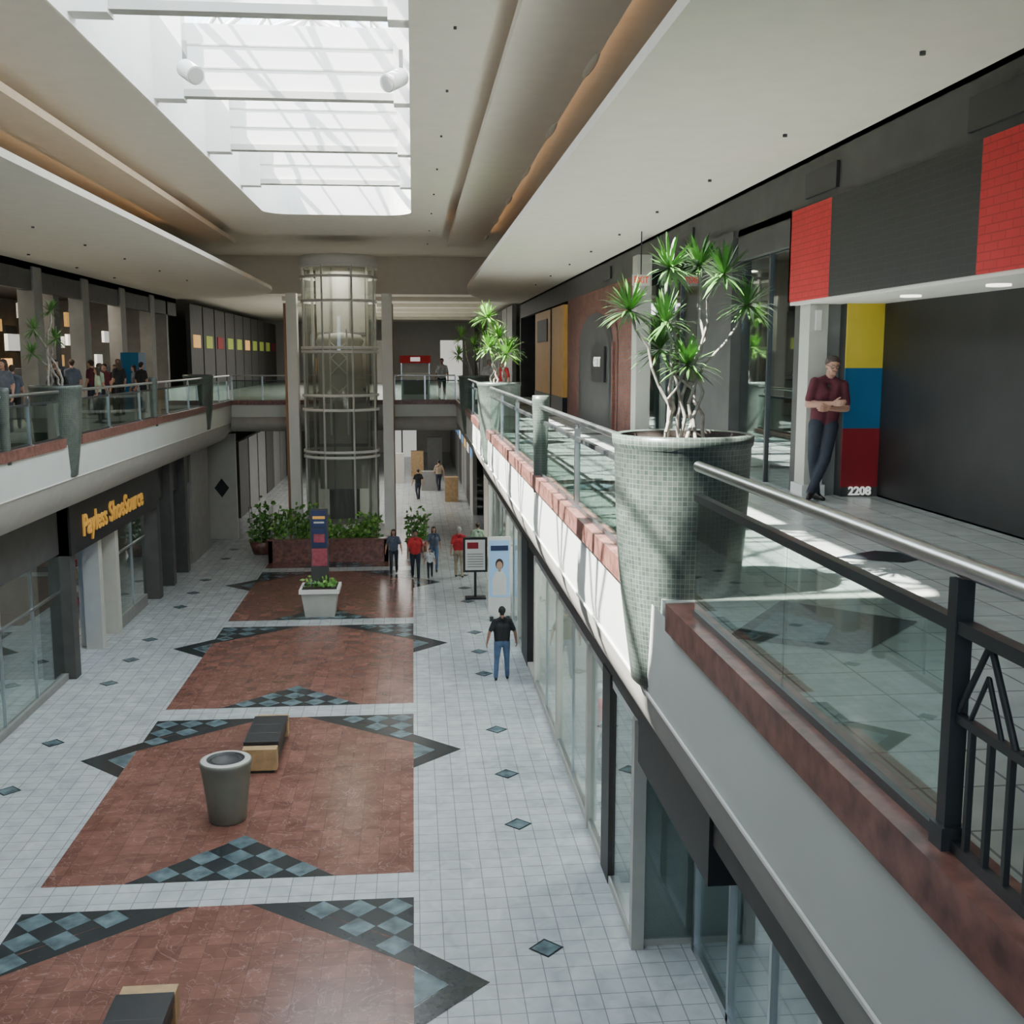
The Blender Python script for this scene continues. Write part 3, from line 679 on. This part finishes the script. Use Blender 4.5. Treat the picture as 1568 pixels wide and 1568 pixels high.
def figure(name,loc,ang,J=None,H=1.75,shirt=CK,pants=CBJ,shoes=SH,skin=SK,hair=HK,longhair=False,vox=.017,sleeve=.6,lean=0,headturn=0,glasses=False,hands=True,fat=1,curl=.5,palms=None,nod=0):
    j=dict(pel=(0,0,.95),ch=(0,0,1.28),nk=(0,-.01,1.48),hd=(0,.015,1.63),
      hL=(-.095,0,.91),hR=(.095,0,.91),kL=(-.105,.02,.5),kR=(.105,.02,.5),aL=(-.11,-.02,.085),aR=(.11,-.02,.085),
      sL=(-.175,-.01,1.42),sR=(.175,-.01,1.42),eL=(-.25,-.02,1.13),eR=(.25,-.02,1.13),wL=(-.27,.06,.89),wR=(.27,.06,.89),tL=(0,.15,0),tR=(0,.15,0))
    if J: j.update(J)
    j={k:Vector(v) for k,v in j.items()}
    caps=[]
    def A(a,b_,r0,r1,m,sq=None): caps.append((Vector(a),Vector(b_),r0,r1,m)+((sq,) if sq else ()))
    lerp=lambda a,b_,t:a.lerp(b_,t)
    pel,ch,nk=j['pel'],j['ch'],j['nk']; cy=pel.y
    fl=(cy,.82)
    for s in (-1,1):
        o=Vector((s*.062,0,0)); so=j['sL' if s<0 else 'sR']
        A(pel+o+Vector((0,0,.01)),ch+Vector((s*.066,0,-.02)),.106*fat,.120*fat,shirt,(cy,.88))
        A(pel+o+Vector((0,-.015,-.05)),pel+o+Vector((0,0,.0)),.102*fat,.100*fat,pants,(cy,.9))
        A(ch+Vector((s*.066,0,-.02)),lerp(nk,so,.55)+Vector((0,0,-.075)),.120*fat,.080,shirt,fl)
        A(nk+Vector((s*.02,-.012,-.02)),so+Vector((-s*.03,-.005,-.0)),.050,.056,shirt)
        A(nk+Vector((s*.02,-.02,.01)),lerp(nk,so,.55),.042,.045,shirt)
    A(nk+Vector((0,-.012,.025)),j['hd']+Vector((0,-.025,-.03)),.052,.056,skin)
    for s in 'LR':
        S,E_,W=j['s'+s],j['e'+s],j['w'+s]; m=lerp(S,E_,sleeve+.15)
        A(S,m,.060,.055,shirt); A(lerp(S,E_,sleeve+.05),E_,.044,.040,skin); A(E_,lerp(E_,W,.35),.040,.041,skin); A(lerp(E_,W,.35),W,.041,.026,skin)
        Hh,K,An=j['h'+s],j['k'+s],j['a'+s]
        A(Hh,K,.094*fat**.5,.066,pants); A(K,lerp(K,An,.35),.064,.062,pants); A(lerp(K,An,.35),An+Vector((0,0,.0)),.062,.052,pants)
        T=j['t'+s]; A(An+T*-.2+Vector((0,0,-.047)),An+T+Vector((0,0,-.055)),.038,.030,shoes); A(An+T*.1+Vector((0,0,-.02)),An+T*.55+Vector((0,0,-.045)),.044,.036,shoes)
    V,F,M=remeshed(caps,vox,3)
    b=B(name); b.v+=[tuple(v) for v in V]
    for f_,m in zip(F,M): b.f.append(f_); b.mi.append(b.m(m)); b.sm.append(True)
    if hands:
        for s,sg in (('L',-1),('R',1)):
            W=j['w'+s]; d=(W-j['e'+s]).normalized()
            nrm=Vector(palms[s]) if palms else Vector((-sg,0,0))
            nrm=(nrm-d*nrm.dot(d)).normalized(); th=d.cross(nrm)
            fwd=Vector((0,1,0)) if not palms else Vector((0,0,1))
            if th.dot(fwd)<0: th=-th
            hc=[(W-d*.03,W+d*.02,.025,.026,skin)]
            for i in range(4):
                off=th*(.028-.019*i); kn=W+d*(.088-.004*abs(i-1))+off
                hc.append((W+d*.015+off*.7,kn,.015,.0125,skin))
                L=[.072,.08,.075,.058][i]; p=kn; a=curl*.5
                for q,fr in enumerate((.45,.3,.25)):
                    dd=d*math.cos(a)+nrm*math.sin(a); p2=p+dd*L*fr; r=.0098-.0011*q; hc.append((p,p2,r,r-.0008,skin)); p=p2; a+=curl*.7
            tb=W+d*.03+th*.026; td=(d*.62+th*.6+nrm*.35).normalized(); t1=tb+td*.038; t2=t1+(td*.6+d*.5+nrm*.2).normalized()*.03
            hc+= [(W+d*.02+th*.01,tb,.016,.015,skin),(tb,t1,.0135,.0115,skin),(t1,t2,.011,.009,skin)]
            V,F,M=remeshed(hc,.0055 if vox<.02 else .008,1); n=len(b.v); b.v+=[tuple(v) for v in V]; k=b.m(skin)
            for f_ in F: b.f.append([i+n for i in f_]); b.mi.append(k); b.sm.append(True)
    R=Matrix.Rotation(headturn,3,'Z')@Matrix.Rotation(-nod,3,'X'); hd=j['hd']
    def hv(x,y,z): return hd+R@Vector((x,y,z))
    hc=[]
    def Hd(a,b_,r0,r1,m=skin): hc.append((Vector(a),Vector(b_),r0,r1,m))
    Hd((0,-.022,.035),(0,.012,.038),.079,.074)
    Hd((0,.012,.0),(0,.028,-.052),.066,.048)
    Hd((-.016,.034,-.07),(.016,.034,-.07),.034,.034)
    for s in (-1,1):
        Hd((s*.034,.045,-.012),(s*.030,.053,-.022),.028,.026)
        Hd((s*.012,.072,.028),(s*.040,.062,.029),.014,.012)
        Hd((s*.071,-.004,.015),(s*.073,-.006,-.018),.013,.009)
    Hd((0,.078,.018),(0,.096,-.012),.008,.012); Hd((-.010,.088,-.016),(.010,.088,-.016),.009,.009)
    Hd((-.014,.071,-.046),(.014,.071,-.046),.0085,.0085,LIP)
    hvx=.006 if vox<.02 else .009
    V,F,M=remeshed(hc,hvx,3); n=len(b.v); b.v+=[tuple(hv(*v)) for v in V]
    for f_,m in zip(F,M): b.f.append([i+n for i in f_]); b.mi.append(b.m(m)); b.sm.append(True)
    for s in (-1,1):
        a,c=capsule_mesh((s*.029,.065,.009),(s*.035,.063,.009),.0105,.0095); b.add([hv(*v) for v in a],c,EYW,True)
        a,c=capsule_mesh((s*.031,.0715,.008),(s*.031,.0725,.008),.0055,.005); b.add([hv(*v) for v in a],c,HK,True)
        a,c=capsule_mesh((s*.014,.084,.030),(s*.045,.070,.032),.004,.003); b.add([hv(*v) for v in a],c,hair,True)
        if glasses:
            for k in range(12):
                t0,t1=2*math.pi*k/12,2*math.pi*(k+1)/12
                b.cyl(hv(s*.033+.022*math.cos(t0),.092,.006+.017*math.sin(t0)),hv(s*.033+.022*math.cos(t1),.092,.006+.017*math.sin(t1)),.0022,HK,seg=6)
            b.cyl(hv(s*.055,.092,.012),hv(s*.082,.0,.015),.002,HK,seg=6)
    hc=[]
    Hd((0,-.034,.050),(0,.006,.062),.085,.074,hair); Hd((0,-.045,.0),(0,-.045,-.03),.068,.052,hair)
    for s in (-1,1): Hd((s*.045,-.025,.03),(s*.045,.018,.055),.040,.034,hair)
    if longhair:
        for s in (-1,0,1): Hd((s*.05,-.045,.0),(s*.06,-.065,-.20),.05,.03,hair)
        for s in (-1,1): Hd((s*.068,-.005,.03),(s*.078,-.01,-.13),.022,.016,hair)
    V,F,M=remeshed(hc,.008 if vox<.02 else .012,2); n=len(b.v); b.v+=[tuple(hv(*v)) for v in V]; k=b.m(hair)
    for f_ in F: b.f.append([i+n for i in f_]); b.mi.append(k); b.sm.append(True)
    sc=H/1.75; Rz=Matrix.Rotation(ang,3,'Z'); Rl=Matrix.Rotation(lean,3,'Y'); L=Vector(loc)
    b.v=[tuple(L+Rz@(Rl@(Vector(v)*sc))) for v in b.v]; b.o=L
    return b.done(recalc=False)

figure('leaning_man',(4.97,13.12,UF),math.pi-.12,J=dict(pel=(0,-.02,.95),hL=(-.09,0,.91),hR=(.09,0,.91),
    kL=(-.06,.06,.5),aL=(.075,.11,.088),kR=(.07,.0,.5),aR=(-.03,-.03,.085),tL=(.05,.14,0),tR=(-.06,.14,0),
    eL=(-.235,.05,1.14),eR=(.235,.05,1.14),wL=(.02,.19,1.12),wR=(-.02,.225,1.19),hd=(0,.035,1.62)),
    H=1.79,shirt=CM,pants=CJ,hair=HB,vox=.012,glasses=True,lean=-.10,curl=.7,palms=dict(L=(0,-1,.2),R=(0,-1,0)),headturn=.15,nod=.12)
walkA=dict(kL=(-.10,.14,.52),aL=(-.10,.16,.09),kR=(.10,.02,.5),aR=(.10,-.22,.13),eL=(-.25,-.08,1.14),wL=(-.28,-.06,.9),eR=(.25,.03,1.14),wR=(.27,.16,.92))
walkB=dict(kR=(.10,.14,.52),aR=(.10,.16,.09),kL=(-.10,.02,.5),aL=(-.10,-.22,.13),eR=(.27,-.08,1.15),wR=(.31,-.04,.92),eL=(-.27,.03,1.15),wL=(-.31,.14,.92))
figure('walking_man',(2.0,24.75,0),.05,J=dict(eL=(-.30,-.03,1.15),wL=(-.34,.04,.91),eR=(.30,-.03,1.15),wR=(.34,.04,.91),kL=(-.12,.03,.5),aL=(-.15,-.02,.085),kR=(.12,.05,.5),aR=(.13,.06,.09)),H=1.76,shirt=CK,pants=CBJ,hair=HK,skin=SK2,fat=1.16)
figure('walking_man',(0.0,36.7,0),math.pi,J=walkA,H=1.72,shirt=CRD,pants=CJ,hair=HK,skin=SK2,fat=1.15)
figure('walking_woman',(-.75,37.7,0),math.pi,J=walkB,H=1.6,shirt=CBL,pants=CJ,hair=HB,longhair=True)
figure('walking_woman',(.66,38.2,0),math.pi,J=walkA,H=1.6,shirt=CBL,pants=CBJ,hair=HB,longhair=True)
figure('walking_child',(.5,36.9,0),math.pi,J=walkB,H=1.05,shirt=CW,pants=CJ,hair=HB)
figure('walking_man',(1.5,36.9,0),0,J=walkA,H=1.78,shirt=CRD,pants=CKH,hair=HG,fat=1.18)
figure('walking_woman',(2.25,38.6,0),0,J=walkB,H=1.66,shirt=CG,pants=CK,hair=HB)
figure('walking_man',(1.4,62,0),.3,J=walkB,H=1.75,shirt=CKH,pants=CJ,vox=.025)
figure('walking_woman',(.2,58,0),.3,J=walkB,H=1.65,shirt=CK,pants=CJ,vox=.025)
figure('standing_man',(2.6,37.5,UF),.4,H=1.75,shirt=CW,pants=CJ,hair=HG,vox=.022)
figure('standing_man',(2.75,34.0,UF),2.5,H=1.75,shirt=CRD,pants=CJ,hair=HB,vox=.022)
figure('standing_man',(1.2,45.8,UF),2.9,H=1.75,shirt=CW,pants=CJ,hair=HB,vox=.025)
figs=[(-9.0,29),(-9.5,30.2),(-8.6,30.9),(-9.9,33),(-9.0,34.6),(-9.8,36),(-9.2,37.3),(-10,38.0),(-9.6,26.8),(-9.9,28.2),(-8.9,32.2),(-9.9,34.9),(-8.8,27.6),(-8.7,36.2)]
for i,(x,y) in enumerate(figs):
    figure('standing_man' if i%2 else 'standing_woman',(x,y,UF),rng.uniform(0,6.28),H=rng.uniform(1.5,1.75),shirt=rng.choice([CK,CBL,CM,CK,CBL,CKH,CG]),pants=rng.choice([CJ,CK]),hair=rng.choice([HK,HB]),longhair=bool(i%2==0),vox=.03,hands=True)
MW=pmat('mannequin_grey',(.35,.34,.32),.4)
for y,c in ((17.3,CW),(18.4,CRD),(22.2,CG),(22.9,CK),(28.9,CW)):
    figure('mannequin',(3.2,y,.0),math.pi/2,H=1.8,shirt=c,pants=CK,skin=MW,hair=MW,shoes=MW,vox=.025)

# ------------------------------------------------------------------ lights
w=bpy.data.worlds.new('World'); bpy.context.scene.world=w; w.use_nodes=True
bg=w.node_tree.nodes['Background']; bg.inputs[0].default_value=(.78,.88,1,1); bg.inputs[1].default_value=10.5
def light(name,t,loc,rot,energy,col,**k):
    l=bpy.data.lights.new(name,t); l.energy=energy; l.color=col
    for a,v in k.items(): setattr(l,a,v)
    o=bpy.data.objects.new(name,l); o.location=loc; o.rotation_euler=rot; bpy.context.collection.objects.link(o); return o
s=light('sun','SUN',(0,0,30),(0,0,0),55,(1,.95,.86),angle=.012)
s.rotation_euler=Vector((.70,.22,-1)).to_track_quat('-Z','Y').to_euler()
p=light('skylight_portal','AREA',(-1.975,18.5,WT0),(0,0,0),1,(1,1,1),shape='RECTANGLE',size=3.9,size_y=25); p.data.cycles.is_portal=True
p=light('fill_window_portal','AREA',(-2.0,Y0-.05,9.5),(math.pi/2,0,0),1,(1,1,1),shape='RECTANGLE',size=9,size_y=3.0); p.data.cycles.is_portal=True  # samples sky light through the added fill window
OC=(1,.56,.26)
light('cove_lamp_right','AREA',(2.75,18,11.75),(math.pi,0,0),38,OC,shape='RECTANGLE',size=.1,size_y=44)
light('cove_lamp_left','AREA',(-7.9,16,11.6),(math.pi,0,0),55,OC,shape='RECTANGLE',size=.1,size_y=44)
light('cove_lamp_tray','AREA',(-5.55,20,11.7),(math.pi,0,0),32,OC,shape='RECTANGLE',size=.08,size_y=31)
light('cove_lamp_tray_end','AREA',(-2.2,36.15,11.7),(math.pi,0,0),26,OC,shape='RECTANGLE',size=6,size_y=.08)
for y in (17,22.3,30,38): light('shop_lamp','AREA',(5,y,4.1),(0,0,0),450,(1,.96,.9),shape='RECTANGLE',size=2,size_y=2)
for y in (18,24,30.5): light('shop_lamp','AREA',(-10.5,y,4.1),(0,0,0),90,(1,.96,.9),shape='RECTANGLE',size=2,size_y=2)
for y in (24,32,40): light('food_court_lamp','AREA',(-12.5,y,9.8),(0,0,0),300,(1,.88,.7),shape='RECTANGLE',size=2,size_y=2)
light('far_fill','AREA',(-2,62,10.1),(0,0,0),1800,(1,.96,.9),shape='RECTANGLE',size=5,size_y=20)  # added fill brightening the upper corridor beyond the elevator, no fixture
light('far_fill','AREA',(-2,60,4.5),(0,0,0),900,(1,.96,.9),shape='RECTANGLE',size=5,size_y=16)  # added fill brightening the lower corridor under the bridge, no fixture
light('shaft_fill','AREA',(ex,ey,10.9),(0,0,0),140,(1,.97,.88),shape='DISK',size=1.6)  # added fill inside the shaft to lighten the elevator

# ------------------------------------------------------------------ camera
cam=bpy.data.cameras.new('camera'); cam.lens=36*1700/1600; cam.sensor_width=36; cam.clip_end=500; cam.clip_start=.05
co=bpy.data.objects.new('camera',cam); co.location=(0,0,7.5)
a=math.atan(155/1700*math.cos(math.atan(240/1700))); pt=math.atan(240/1700)
co.rotation_euler=(math.pi/2-pt,0,-a); bpy.context.collection.objects.link(co); bpy.context.scene.camera=co
